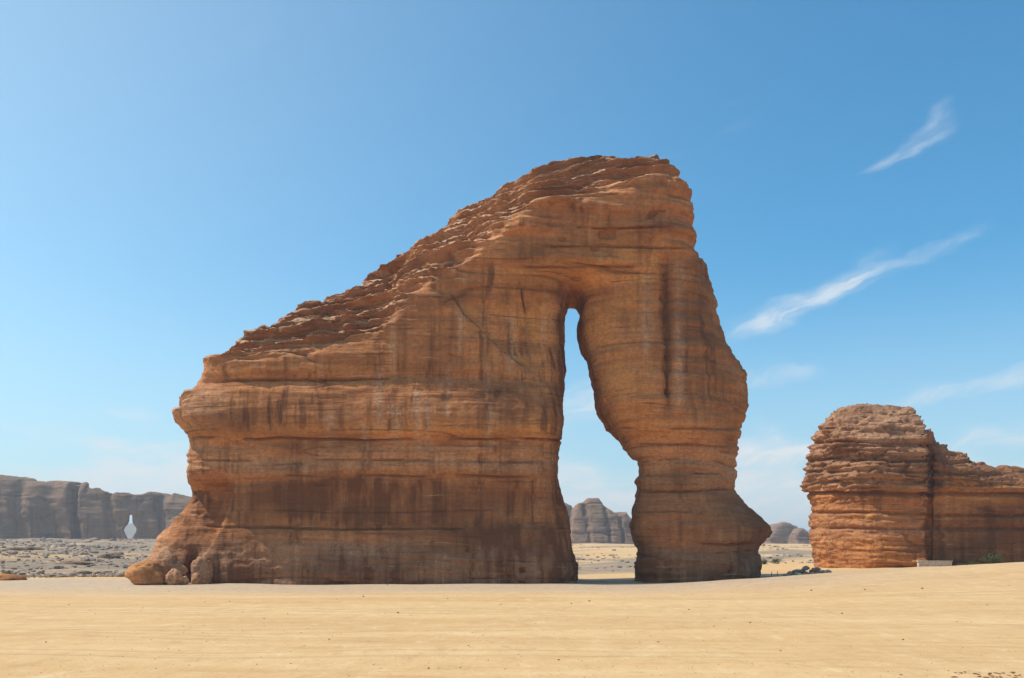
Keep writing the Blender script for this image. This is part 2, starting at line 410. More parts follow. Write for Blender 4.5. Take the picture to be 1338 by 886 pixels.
def build_ground():
    ys = [3.0]
    while ys[-1] < 9000:
        y = ys[-1]; ys.append(y + max(0.16, y * (0.0075 if y < 240 else (0.012 if y < 900 else 0.08))))
    ys = np.array([-400, -150, -60, -25, -10, -3] + ys, float)
    t = np.linspace(-1, 1, 521)
    w = 0.72 * t + 0.9 * t ** 5 + 1.2 * t ** 15
    V = np.stack([w[None, :] * (np.abs(ys)[:, None] + 14) * 1.0, np.repeat(ys[:, None], len(w), 1), np.zeros((len(ys), len(w)))], 2)
    V[:, :, 2] = ground_z(V[:, :, 0], V[:, :, 1])
    n, m = len(ys), len(w)
    i = np.arange(n * m).reshape(n, m)
    Q = np.stack([i[:-1, :-1], i[:-1, 1:], i[1:, 1:], i[1:, :-1]], 2).reshape(-1, 4)
    V = V.reshape(-1, 3)
    x, y = V[:, 0], V[:, 1]; z0 = np.zeros_like(x)
    nz = fbm(x / 14, y / 14, z0, 51, 4)
    # gravel apron round the foot of the big rock
    ap = sstep(y + 9 * nz, 74, 104) * (1 - sstep(y, 128, 142)) * (1 - 0.75 * sstep(x, 20, 45))
    # scree on the far slopes
    sc = sstep(y + 10 * nz, 150, 190) * (1 - sstep(y, 1100, 1800))
    n2 = fbm(x / 60, y / 30, z0, 55, 4)
    left = sstep(-(CX + F_PX * x / np.maximum(y, 1)), -420, -260)
    scr = sc * (left * sstep(n2, -0.75, -0.3) + (1 - left) * sstep(n2, 0.0, 0.25) * 0.9)
    me = mesh_from('sand', V, Q, {'gravel': np.clip(ap, 0, 1), 'scree': np.clip(scr, 0, 1)})
    m, q, b = new_mat('desert_sand')
    p = q.node('ShaderNodeTexCoord').outputs['Object']
    big = q.noise(q.mapv(p, (0.035, 0.12, 0.1)), 1.0, 5, 0.6)
    med = q.noise(q.mapv(p, (0.16, 0.75, 0.3), rot=(0, 0, 0.05)), 1.0, 6, 0.65)
    fine = q.noise(p, 5.5, 5, 0.7)
    c = q.mix(q.rng(big, 0.32, 0.68), (0.60, 0.355, 0.155), (0.69, 0.440, 0.212))
    c = q.mix(q.rng(med, 0.52, 0.72, 0, 0.6), c, (0.52, 0.275, 0.115))
    c = q.mix(q.rng(med, 0.44, 0.28, 0, 0.5), c, (0.75, 0.53, 0.29))
    mot = q.noise(q.mapv(p, (1.0, 0.42, 1), rot=(0, 0, 0.1)), 1.0, 5, 0.7)        # trampled, wind-sorted patches
    c = q.mix(q.rng(mot, 0.50, 0.70, 0, 0.55), c, (0.50, 0.29, 0.13))
    c = q.mix(q.rng(mot, 0.46, 0.28, 0, 0.5), c, (0.78, 0.57, 0.33))
    crumb = q.noise(q.mapv(p, (4.5, 1.3, 1)), 1.0, 4, 0.75)
    c = q.mix(q.rng(crumb, 0.56, 0.74, 0, 0.5), c, (0.42, 0.25, 0.12))
    c = q.mix(q.rng(crumb, 0.42, 0.28, 0, 0.4), c, (0.80, 0.60, 0.36))
    gr = q.noise(q.mapv(p, (1.3, 1.3, 1.3)), 1.0, 6, 0.75)
    c = q.mix(q.math('MULTIPLY', q.attr('gravel'), q.rng(gr, 0.34, 0.60, 0.4, 1.0)), c, q.mix(q.rng(gr, 0.5, 0.7), (0.50, 0.37, 0.26), (0.30, 0.22, 0.165)))
    s1 = q.noise(q.mapv(p, (0.05, 0.10, 0.1)), 1.0, 8, 0.72)
    scf = q.math('MULTIPLY', q.attr('scree'), q.rng(s1, 0.36, 0.52, 0.3, 1.0))
    rub = q.mix(q.noise(q.mapv(p, (0.35, 0.5, 0.5)), 1.0, 6, 0.8), (0.15, 0.11, 0.085), (0.42, 0.31, 0.225))
    c = q.mix(scf, c, rub)
    c = q.mix(q.rng(fine, 0.3, 0.7, 0.10, 0.0), c, (0.3, 0.2, 0.11))
    q.put(b.inputs['Base Color'], c)
    # old wheel tracks crossing the flat
    sx = q.node('ShaderNodeSeparateXYZ'); q.put(sx.inputs[0], p)
    wv = q.math('MULTIPLY', q.math('SUBTRACT', q.noise(q.mapv(p, (0.03, 0.03, 0.03)), 1.0, 2), 0.5), 9.0)
    trk = None
    for (sl_, c0, wd) in ((0.10, 41, .22), (0.10, 42.7, .22), (-0.16, 35.5, .2), (-0.16, 37.1, .2), (0.03, 56, .3), (0.03, 57.8, .3), (0.33, 47, .2), (0.33, 48.8, .2), (-0.05, 30, .16), (-0.05, 31.6, .16), (-0.42, 52, .2), (-0.42, 54, .2), (0.02, 72, .4), (0.02, 74, .4)):
        v = q.math('SUBTRACT', q.math('MULTIPLY_ADD', sx.outputs[0], -sl_, sx.outputs[1]), q.math('ADD', wv, c0))
        t = q.rng(q.math('ABSOLUTE', v), wd * 0.4, wd * 1.5, 1, 0)
        trk = t if trk is None else q.math('MAXIMUM', trk, t)
    trk = q.math('MULTIPLY', trk, q.rng(big, 0.36, 0.58, 0.15, 1.0))
    c = q.mix(q.math('MULTIPLY', trk, 0.35), c, (0.43, 0.265, 0.13))
    q.put(b.inputs['Base Color'], c)
    rip = q.noise(q.mapv(p, (0.5, 1.6, 1), rot=(0, 0, 0.12)), 1.0, 5, 0.6)
    h = q.math('ADD', q.math('MULTIPLY', rip, 1.0), q.math('MULTIPLY', fine, 0.22))
    h = q.math('ADD', h, q.math('MULTIPLY', q.math('MULTIPLY', gr, q.math('ADD', q.attr('gravel'), q.math('MULTIPLY', q.attr('scree'), 3.0))), 0.7))
    h = q.math('SUBTRACT', h, q.math('MULTIPLY', trk, 0.55))
    bumpnode(q, b, h, 0.14, 0.9)
    put_obj('desert_ground', me, m, kind='structure')
build_ground()

def gz(x, y):
    return float(ground_z(np.array([x]), np.array([y]))[0])

# ------------------------------------------------------------------ shared rock weathering
def strata(x, y, z, seed, thick, lat, sharp=3.0):
    """stepped beds: each bed has its own reach, drifting slowly along it"""
    return vnoise(x / lat, y / lat, z / thick + 0.3 * fbm(x / 30, y / 30, z / 30, seed + 5, 2), seed, sharp) - 0.5

def erosion(x, y, z, seed, amp, k=1.0):
    """amp = dict of arrays/floats; lengths scale with k"""
    x, y, z = x / k, y / k, z / k
    d = amp['bed'] * (0.95 * strata(x, y, z, seed, 2.3, 9) + 0.55 * strata(x, y, z, seed + 1, 0.95, 5) + 0.30 * strata(x, y, z, seed + 2, 0.42, 3.5))
    d = d + amp['lump'] * (0.8 * fbm(x / 7, y / 7, z / 5, seed + 11, 3) + 0.28 * fbm(x / 1.7, y / 1.7, z / 1.1, seed + 15, 3))
    # open bedding joints, coming and going along their length
    j = np.abs(vnoise(x / 16, y / 16, z / 1.5, seed + 21) - 0.5)
    pres = sstep(vnoise(x / 5, y / 5, z / 2.5, seed + 23), 0.42, 0.62)
    joint = (1 - sstep(j, 0.0, 0.045)) * pres
    d = d - amp['joint'] * 0.38 * joint
    # weathering pits
    pit = sstep(vnoise(x / 1.15, y / 1.15, z / 0.75, seed + 31), 0.66, 0.86) * sstep(vnoise(x / 6, y / 6, z / 2.2, seed + 33), 0.46, 0.68)
    d = d - amp['pit'] * 0.65 * pit
    return d * k, joint, pit

def blocks(x, y, z, seed, sx, sz, mask=None):
    if mask is not None:
        a = np.zeros(x.shape); b = np.zeros(x.shape); m = mask > 0.01
        a[m], b[m] = blocks(x[m], y[m], z[m], seed, sx, sz); return a, b
    w = 0.35
    xx = x / sx + w * fbm(x / 3, y / 3, z / 3, seed + 3, 2); zz = z / sz + w * fbm(x / 4, y / 4, z / 2, seed + 4, 2)
    d1, gap, val = voro(xx, y / sx, zz, seed)
    return (val - 0.5), 1 - sstep(gap, 0.0, 0.16)

# ------------------------------------------------------------------ the great rock arch
OUT = [(173, 772), (186, 740), (187.5, 730), (189.5, 713), (193.5, 699), (209, 681), (225, 659), (236, 643), (238, 630), (243, 614), (241.5, 592),
       (244, 574), (234, 564), (228, 550), (229, 533), (239, 519), (253, 505), (267, 495), (264.5, 483), (268.5, 475), (276, 467), (297, 455), (317, 440),
       (345, 425), (365, 415), (385, 405), (400, 397), (410, 390), (436, 383), (444, 366), (456, 354), (481, 339), (505, 319), (535, 303.5), (583, 286.5), (596, 275),
       (617, 259.5), (644, 246), (667, 234), (705, 224), (739, 211.5), (763, 199), (777, 194.5), (792, 199), (806, 194.5), (828, 196), (850, 204), (868, 213),
       (873, 227), (886, 236), (893, 256), (898, 276), (905.5, 297), (910, 314), (910, 326), (920, 339), (932.5, 360.5), (940, 382), (947, 411), (958, 440),
       (967, 463), (977, 475), (980.5, 489), (981, 500), (980, 523), (973, 552), (971, 559), (973, 562.5), (965, 571), (964, 592), (965, 611), (967.5, 636),
       (984, 657), (999, 676), (1007, 692), (1005, 701), (993.5, 711), (990, 720.5), (992.5, 736), (994, 790), (173, 790)]
HOLE = [(749, 800), (749, 757), (751, 738), (745, 715), (742, 680), (732.5, 646), (725, 619), (725, 607), (732.5, 584), (731.5, 569), (735, 553.5), (736.5, 519),
        (737, 500), (738, 455), (740, 420), (742.5, 404), (748, 399), (756.5, 401), (763, 412), (759, 428), (759, 440), (766, 458), (773.5, 480), (780, 500),
        (782.5, 527), (792, 546), (805.5, 563), (819, 582), (832, 600), (833.5, 615), (830, 625), (830.5, 638), (825, 663), (823.5, 680), (826.5, 697.5), (836, 715),
        (832, 734), (834, 761), (834, 800)]
SHOULDER = [(200, 560), (232, 530), (256, 503), (268, 478), (353, 467), (406, 459), (480, 446), (498, 441), (515, 414), (542, 383), (590, 350), (620, 339), (650, 308),
            (671, 299), (695, 272), (759, 259), (842, 235), (871, 222), (950, 200), (1050, 190)]
CRACK = [(590, 385), (606, 410), (630, 432), (650, 451), (681, 478), (700, 489)]
EDGE = [(301, 632), (296, 650), (283, 688), (268, 720), (256, 745), (250, 775)]
YF, YB = 112.0, 135.0

def fpx(X, Z, D=YF + 1.0):
    return CX + F_PX * X / D, HY - F_PX * (Z - CAMZ) / D

def main_relief(px, py):
    """metres the face stands forward (+) or back (-) at a given place on the front"""
    body = 1 - sstep(px, 715, 790)
    leg = sstep(px, 715, 790)
    prof = interp(py, [(380, 0), (455, 0.15), (487, 0.0), (495, -0.35), (500, 0.0), (512, 0.5), (545, 0.95), (562, 0.75), (571, 0.15), (577, -0.55), (590, -0.35),
                       (604, -0.45), (606, -0.2), (618, -0.25), (624, -0.95), (650, -1.15), (684, -0.95), (694, -0.35), (715, 0.0), (735, 0.5), (768, 1.0)])
    f = prof * body
    lp = interp(py, [(330, 0), (440, 0.3), (490, 0.8), (530, 0.8), (556, 0.2), (575, -0.2), (600, -0.9), (622, -1.0), (640, -0.7), (672, 0.2), (697, 0.5), (712, -0.1), (718, -0.5), (735, -0.2), (765, 0.2)])
    f = f + lp * leg
    # lintel above the arch: stepped back in ledges towards the top
    f = f + 0.55 * (sstep(py, 305, 297) + sstep(py, 352, 346) * 0.6 + sstep(py, 272, 266) * 0.7) * sstep(px, 560, 640) * 0.9
    # hollow leading into the arch, cut off sharply along the curved crack
    d, s, t = line_side(px, py, CRACK)
    ca = bump(px, 740, 80) * bump(py, 420, 85)
    f = f - 3.2 * ca * sstep(py, 336, 372)
    side = sstep(-s * d, -1.5, 3.0) * sstep(py, 372, 400) * sstep(px, 588, 604) * (1 - sstep(px, 690, 742)) * (1 - sstep(py, 480, 560))
    f = f - 0.75 * side
    # the right leg turns away past its grooves
    f = f - 0.9 * sstep(px, 862, 874) * sstep(py, 315, 345) * (1 - sstep(py, 520, 560)) + 0.55 * bump(px, 888, 7) * sstep(py, 325, 350) * (1 - sstep(py, 515, 550))
    f = f - 0.8 * bump(px, 872, 4.5) * sstep(py, 325, 350) * (1 - sstep(py, 510, 548)) - 0.35 * bump(px, 902, 4) * sstep(py, 335, 365) * (1 - sstep(py, 500, 548))
    f = f - 2.6 * sstep(px, 905, 985) * (1 - sstep(py, 640, 690))
    # slab leaning at the left end sits behind the main face
    d, s, t = line_side(px, py, EDGE)
    reg = sstep(py, 622, 640)
    sl = sstep(s * d, -1.0, 2.5)
    f = f - (2.6 * sl - 0.9 * sl * sstep(py, 690, 760)) * reg
    f = f + 0.5 * bump(s * d, -7, 8) * reg * sstep(py, 700, 735)
    f = f - 2.6 * bump(px, 243, 7) * bump(py, 748, 22)      # dark cleft behind the fallen blocks
    # rounded brow at the left end
    f = f + 0.6 * bump(px, 262, 50) * bump(py, 540, 26)
    return f

def main_front(X, Z):
    px, py = fpx(X, Z)
    sh = interp(px, SHOULDER)
    up = np.maximum(sh - py, 0) * (YF / F_PX)
    rec = 0.95 * up + 0.025 * up * up
    rec = np.minimum(rec, 12.5)
    lean = 0.035 * np.maximum(Z - 18, 0)
    bow = 2.2 * ((X + 6) / 38.0) ** 2 + 1.2 * sstep(X, 4, 12)
    return YF - main_relief(px, py) + rec + lean + bow

def main_back(X, Z):
    t = sstep(X, 2, 16)
    up = np.maximum(Z - (10 + 0.62 * (X + 40)), 0)
    return YB - 7.0 * t - 2.0 * bump(X, 7, 7) - np.minimum(0.5 * up, 8.0) - 2.5 * ((X + 4) / 38.0) ** 2 + 1.6 * np.sin(X * 0.23) + 1.1 * np.sin(Z * 0.31 + X * 0.1)

def main_R(X, Z):
    px, py = fpx(X, Z)
    sh = interp(px, SHOULDER)
    roof = sstep(sh - py, -14, 22)
    r = 4.2 - 2.6 * roof
    r = r - 0.6 * bump(px, 740, 45) + 1.6 * sstep(px, 900, 960)
    return np.clip(r, 1.2, 7)

def build_arch():
    def rim(Q_):        # the rim is met at different depths: front-left corner, ridge, right leg's widest girth
        r = []
        for a, b in Q_:
            dx = interp(a, [(600, 116.5), (800, 120.0), (860, 120.0)]) + sstep(a, 840, 880) * interp(b, [(210, -2.5), (330, -0.8), (480, 2.2), (640, 1.0), (700, 1.6)]); dz = interp(b, [(200, 121.5), (480, 118.5)])
            if Q_ is OUT and b < 480 and a < 900: b = b + interp(a, [(280, 0), (300, -6), (392, -13), (457, -24), (505, -33), (583, -26), (640, -6), (700, -8), (740, -7), (771, -9), (830, -4), (850, 2), (870, 3), (900, 0)])
            if Q_ is HOLE: dz = interp(b, [(395, 127.0), (520, 119.0)])
            r.append(((a - CX) / F_PX * dx, CAMZ - (b - HY) / F_PX * dz))
        return r
    V, Q = solid(OUT, HOLE, rim, main_front, main_back, 0.5, main_R, Rb=5.0)
    co, no, q = densify(V, Q, 2)
    x, y, z = co.T
    px, py = CX + F_PX * x / y, HY - F_PX * (z - CAMZ) / y
    front = sstep(-no[:, 1], -0.35, 0.15)
    sh = interp(px, SHOULDER)
    roof = sstep(sh - py + 16 * fbm(x / 5, y / 5, z / 3, 99, 3), -9, 17) * (1 - 0.35 * sstep(px, 880, 930))
    cap = roof * sstep(px, 640, 700)
    brow = bump(py, 535, 45) * (1 - sstep(px, 250, 330))
    low = sstep(py, 690, 740)
    legm = sstep(px, 760, 830)
    lint = sstep(px, 600, 680) * sstep(py, 372, 330) * (1 - roof)
    face = (1 - roof)
    dcr, scr, tcr = line_side(px, py, CRACK)
    ded, sed, ted = line_side(px, py, EDGE)
    slab = sstep(sed * ded, 0, 4) * sstep(py, 625, 645)
    amp = {'bed': 0.30 * face + 0.9 * roof + 0.30 * legm * face + 0.35 * bump(sh - py, -18, 26) + 0.2 * low + 0.3 * lint + 0.6 * bump(py, 600, 30) * face * 0.7,
           'lump': 0.32 * face + 0.42 * roof + 0.25 * slab + 0.25 * low,
           'joint': 0.45 * face + 0.55 * roof + 0.55 * lint + 0.4 * legm * sstep(py, 540, 580),
           'pit': 0.10 * face + 0.55 * roof + 0.8 * lint * sstep(px, 690, 780) + 0.9 * sstep(px, 935, 975) * bump(py, 500, 50) + 0.55 * low + 0.5 * slab}
    d, joint, pit = erosion(x, y, z, 100, amp)
    # broken slabs on the sloping back
    bv, be = blocks(x, y, z, 140, 2.6, 1.0, np.maximum(roof, slab))
    bv2, be2 = blocks(x, y, z, 145, 1.1, 0.5, np.maximum(roof, low))
    d = d + roof * (0.30 * bv + 0.20 * bv2 - 0.10 * be - 0.06 * be2) * (1 - 0.3 * cap)
    shove = np.zeros_like(x)
    # the slope climbs in ledges: treads lie back, risers stand proud
    for (T, lat, a, sd) in ((3.1, 16.0, 0.85, 150), (1.15, 9.0, 0.6, 153), (0.5, 6.0, 0.5, 156)):
        zz = (z - 0.10 * x) / T + (1.6 / T ** 0.6) * fbm(x / lat, y / lat, z / 20, sd, 3)
        fr = zz - np.floor(zz)
        saw = np.where(fr < 0.8, fr / 0.8, (1 - fr) / 0.2) - 0.5
        shove = shove + roof * a * T * saw
    d = d + 0.05 * slab * (bv * 1.6 - 0.5 * be)
    # base: split, jointed courses
    d = d + low * (0.10 * bv2 - 0.04 * be2)
    # shallow vertical flutes left by run-off
    fl = fbm(x / 1.1, y / 1.1, z / 18, 161, 3)
    d = d + face * 0.09 * fl * (1 + 1.6 * sstep(px, 850, 880) * (1 - sstep(py, 530, 570)))
    # named cracks
    ck = 0.7 * (1 - sstep(dcr + 0.8 * fbm(x, y, z, 163, 2), 0.2, 1.5)) * (front > 0.5) * sstep(vnoise(x / 2, y / 2, z / 2, 164), 0.15, 0.45)
    ck2 = (1 - sstep(np.abs(px - 541 - 3 * np.sin(py / 18)), 0.4, 1.6)) * sstep(py, 452, 470) * (1 - sstep(py, 515, 545)) * 0.2
    ck3 = (1 - sstep(np.abs(px - 684 - 2 * np.sin(py / 9)), 0.3, 1.8)) * sstep(py, 372, 384) * (1 - sstep(py, 400, 416))
    ck = np.maximum(np.maximum(ck, ck2), ck3) * front
    d = d - 0.3 * ck
    # dark undercut line beds that run the length of the body
    for (yy, x0, x1, a) in ((497, 270, 520, .45), (575, 240, 745, .55), (623, 300, 700, .35), (602, 250, 720, .25), (297, 690, 900, .5), (322, 700, 905, .35), (349, 560, 860, .4), (560, 800, 975, .4), (583, 820, 965, .35), (640, 826, 970, .3), (712, 830, 990, .5), (690, 260, 740, .3)):
        yw = yy + 2.2 * fbm(x / 9, y * 0 + yy, z * 0, 171, 2)
        ln = (1 - sstep(np.abs(py - yw), 0.6, 2.2)) * sstep(px, x0, x0 + 25) * (1 - sstep(px, x1 - 25, x1)) * sstep(vnoise(x / 4, y * 0 + yy, z * 0, 172), 0.2, 0.5)
        d = d - a * ln * front; joint = np.maximum(joint, ln * 0.8)
    co = co + no * d[:, None]
    co[:, 1] -= shove * front
    # skin-deep crumbling on the slope
    x2, y2, z2 = co.T
    co = co + no * (roof * 0.16 * fbm(x2 / 0.9, y2 / 0.9, z2 / 0.5, 190, 3))[:, None]
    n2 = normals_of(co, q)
    shl = bump(sh - py, -14, 22)
    # colour masks: desert varnish and painted shade, orange stone and painted bounce, grey dust, pale streaks and painted sunlight
    nz = fbm(x / 6, y / 6, z / 4, 181, 4); nh = fbm(x / 3, y / 3, z / 9, 185, 4)
    P = lambda a, b, r, s: bump(px + 22 * nz, a, r) * bump(py + 12 * nh, b, s)
    varn_shade = 0.38 * sstep(py + 16 * nz, 615, 640) * (1 - slab) + 0.3 * sstep(py + 10 * nh, 725, 750) + 1.05 * sstep(P(470, 655, 115, 36) + 0.22 * nh + 0.1 * nz, 0.20, 0.75) + 0.5 * P(360, 640, 60, 20) + 0.6 * P(560, 655, 60, 30) + 0.55 * P(330, 545, 60, 30) + 0.5 * P(440, 525, 60, 26) \
        + 0.75 * P(655, 525, 45, 32) + 0.7 * P(680, 700, 75, 26) + 0.6 * P(705, 740, 70, 22) + 0.55 * P(600, 360, 60, 16) + 0.6 * P(700, 325, 40, 14) + 0.5 * P(570, 470, 40, 45) \
        + 0.9 * bump(px, 873, 6 + 2 * nh) * sstep(py, 320, 350) * (1 - sstep(py, 525, 552)) + 0.7 * bump(px, 918, 20) * sstep(py, 330, 360) * (1 - sstep(py, 500, 560)) \
        + 0.4 * bump(px, 897, 3) * sstep(py, 330, 360) * (1 - sstep(py, 520, 552)) + 0.5 * P(955, 530, 26, 45) + 0.55 * P(850, 730, 30, 35) + 0.45 * P(975, 690, 40, 45) \
        + 0.75 * slab * sstep(sed * ded, 62, 25) + 0.5 * P(860, 300, 60, 30) + 0.4 * P(760, 280, 60, 18) + 0.62 * roof * (1 - sstep(n2[:, 2], 0.25, 0.6)) + 0.2 * roof * sstep(nz, -0.1, 0.5) + 0.9 * bump(px, 733, 11) * sstep(py, 395, 430) * (1 - sstep(py, 580, 680))  # shade painted on ledge risers, the slab and the arch's left wall
    ora = bump(py, 563, 14 + 5 * nh) * (1 - sstep(px, 720, 760)) + 1.3 * P(760, 365, 130, 50) + 0.9 * P(690, 420, 70, 60) + 0.7 * P(480, 480, 60, 16) + 0.6 * P(330, 480, 70, 10) + 0.7 * P(800, 470, 50, 90) \
        + 0.6 * P(660, 560, 60, 16) + 0.5 * P(840, 340, 60, 25) + 0.35 * bump(py, 605, 12) + 0.5 * P(870, 560, 80, 16)  # round the arch the orange paints in light bounced off the sand
    gry = 0.75 * sstep(py + 8 * nh, 690, 725) * (0.6 + 0.4 * (1 - slab)) + 0.15 * roof + 0.25 * bump(py, 650, 60) * legm
    pal = 0.45 * slab * sstep(sed * ded, 40, 70) + 1.05 * roof * sstep(n2[:, 2], 0.42, 0.8) + 0.06 * roof + 0.35 * brow + 0.25 * bump(py, 605, 20) * face  # sunlight painted on upward ledge tops and the slab's left ridge
    for (sx_, y0, y1, w_) in ((497, 470, 560, 3.5), (517, 520, 590, 6), (546, 500, 600, 3), (557, 515, 606, 2.5), (478, 545, 598, 3), (585, 470, 560, 2.5), (601, 380, 470, 2), (640, 470, 600, 2.5), (668, 400, 500, 3), (430, 540, 600, 4), (888, 340, 545, 5), (845, 345, 470, 3), (520, 690, 740, 10), (440, 700, 750, 14)):
        pal = pal + 0.5 * bump(px + 4.0 * fbm(x / 4, y / 4, z / 6, int(sx_), 2), sx_, w_ * 1.5) * sstep(py + 14 * nh, y0, y0 + 15) * (1 - sstep(py + 14 * nh, y1 - 20, y1)) * front
    steep = (1 - sstep(np.abs(no[:, 2]), 0.35, 0.75)) * (1 - roof) * (0.55 + 0.45 * (1 - legm))
    varn_shade = np.clip(varn_shade, 0, 1) * front + 0.3 * (1 - front)
    ox, oy = -6.0, 121.0; oz = gz(ox, oy)
    me = mesh_from('rock_arch', co - np.array([ox, oy, oz]), q, {'varnish_shade': np.clip(varn_shade, 0, 1), 'orange': np.clip(ora, 0, 1), 'grey': np.clip(gry, 0, 1), 'pale': np.clip(pal, 0, 1),
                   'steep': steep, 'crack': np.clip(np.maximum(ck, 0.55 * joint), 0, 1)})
    o = put_obj('rock_arch', me, M_ROCK, (ox, oy, oz), label='towering red sandstone rock with a tall arch, sloping back and one thick leg', category='rock arch')
    return o
build_arch()

# ------------------------------------------------------------------ the layered rock to the right
OUT2 = [(1083, 760), (1082, 737), (1079, 721), (1074, 690), (1072, 652), (1065, 642), (1058.5, 630), (1057.5, 595), (1063, 576), (1068, 560), (1074, 547), (1090, 538),
        (1092, 533), (1110, 525), (1120, 523), (1139, 527), (1149, 530), (1171, 530), (1190, 533), (1202, 541), (1207, 552), (1212, 560), (1227, 571), (1246, 583.5), (1275, 588.5),
        (1277, 598), (1300, 604), (1316, 609), (1337, 609), (1370, 611), (1420, 622), (1450, 645), (1475, 690), (1485, 760)]
Y2 = 140.0

def right_front(X, Z):
    px, py = fpx(X, Z, Y2 + 2)
    prof = interp(py, [(520, -2.5), (545, -0.8), (575, 0.2), (625, 0.9), (640, 0.5), (650, -0.5), (665, -0.7), (690, -0.9), (720, -0.8), (745, -0.3)])
    tower = 1 - sstep(px, 1210, 1219)
    f = prof * (0.6 + 0.4 * tower)
    back = (1 - tower) * (2.6 + 2.2 * sstep(px, 1225, 1330))
    turn = 0.00052 * np.maximum(1215 - px, 0) ** 2 * 1.0
    top = interp(px, [(1000, 560), (1060, 585), (1215, 570), (1240, 610), (1300, 628), (1490, 640)])
    rec = 0.85 * np.maximum(top - py, 0) * Y2 / F_PX
    cre = 2.0 * bump(px, 1217, 3.0) * sstep(py, 560, 600)
    return Y2 - f + back + turn * 0.5 + rec + cre

def right_back(X, Z):
    return Y2 + 27 + 1.5 * np.sin(X * 0.21) - 0.25 * np.maximum(Z - 8, 0)

def build_right():
    rim = lambda Q_: [((a - CX) / F_PX * interp(a, [(1055, 156.0), (1120, 150.0), (1400, 148.0)]), CAMZ - (b - HY) / F_PX * 149.0) for a, b in Q_]
    V, Q = solid(OUT2, None, rim, right_front, right_back, 0.6, lambda X, Z: 4.0 + 5.0 * (1 - sstep(fpx(X, Z, Y2)[0], 1090, 1200)) * sstep(fpx(X, Z, Y2)[1], 560, 600) - 2.4 * sstep(575 - fpx(X, Z, Y2)[1], -10, 10), Rb=5.0)
    co, no, q = densify(V, Q, 2)
    x, y, z = co.T
    px, py = CX + F_PX * x / y, HY - F_PX * (z - CAMZ) / y
    up = 1 - sstep(py, 630, 650)
    tower = 1 - sstep(px, 1208, 1222)
    amp = {'bed': 0.45 + 0.55 * up * (0.5 + 0.5 * tower), 'lump': 0.42 + 0.1 * up, 'joint': 0.5 + 0.5 * up, 'pit': 0.25 + 1.1 * up * tower}
    d, joint, pit = erosion(x, y, z, 300, amp, 1.0)
    bv, be = blocks(x, y, z, 340, 1.7, 0.75, sstep(-no[:, 1], -0.5, -0.3))
    d = d + up * (0.5 * bv - 0.18 * be) + (1 - up) * (0.2 * bv - 0.06 * be) - 0.35
    for (yy, a) in ((648, .8), (560, .5), (578, .5), (600, .45), (617, .4), (672, .4), (692, .35)):
        yw = yy + 3 * fbm(x / 8, y * 0 + yy, z * 0, 371, 2)
        ln = (1 - sstep(np.abs(py - yw), 0.6, 3.0)); d = d - a * ln; joint = np.maximum(joint, ln * 0.6)
    for (T, lat, a, sd) in ((1.7, 12.0, 0.30, 350), (0.7, 7.0, 0.26, 353)):
        zz = z / T + 0.8 * fbm(x / lat, y / lat, z / 20, sd, 3); fr = zz - np.floor(zz)
        d = d + (0.35 + 0.65 * up) * a * (np.where(fr < 0.75, fr / 0.75, (1 - fr) / 0.25) - 0.5) * 1.3
    co = co + no * d[:, None]
    nz = fbm(x / 6, y / 6, z / 3, 381, 4)
    ora = 0.9 * bump(py + 8 * nz, 640, 12) + 0.7 * bump(py + 8 * nz, 672, 10) + 0.8 * sstep(py + 8 * nz, 695, 715) * tower + 0.6 * (1 - tower) * bump(py + 6 * nz, 640, 18)
    varn_shade = 0.5 * up * sstep(nz, -0.2, 0.5) + 0.25 + 0.55 * (1 - tower) * sstep(py + 10 * nz, 650, 690) + 0.8 * (1 - tower) * bump(py + 8 * nz, 667, 9) * sstep(px, 1260, 1290) + 0.5 * (1 - tower) * up  # also paints in the shade on the tail behind the tower
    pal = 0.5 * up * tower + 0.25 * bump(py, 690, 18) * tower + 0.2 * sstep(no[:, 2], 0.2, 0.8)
    ck = bump(px, 1217, 2.5) * sstep(py, 580, 610) * sstep(-no[:, 1], -0.2, 0.3)
    steep = (1 - sstep(np.abs(no[:, 2]), 0.3, 0.7)) * 0.6 * (1 - 0.6 * up)
    ox, oy = 72.0, 153.0; oz = gz(ox, oy)
    me = mesh_from('layered_rock', co - np.array([ox, oy, oz]), q, {'varnish_shade': np.clip(varn_shade, 0, 1), 'orange': np.clip(ora, 0, 1), 'grey': 0.25 * up, 'pale': np.clip(pal, 0, 1),
                   'steep': steep, 'crack': np.clip(np.maximum(ck, 0.5 * joint), 0, 1)})
    put_obj('layered_rock', me, M_ROCK, (ox, oy, oz), label='thickly layered round-headed red sandstone rock with a lower tail, without any arch', category='rock')
build_right()

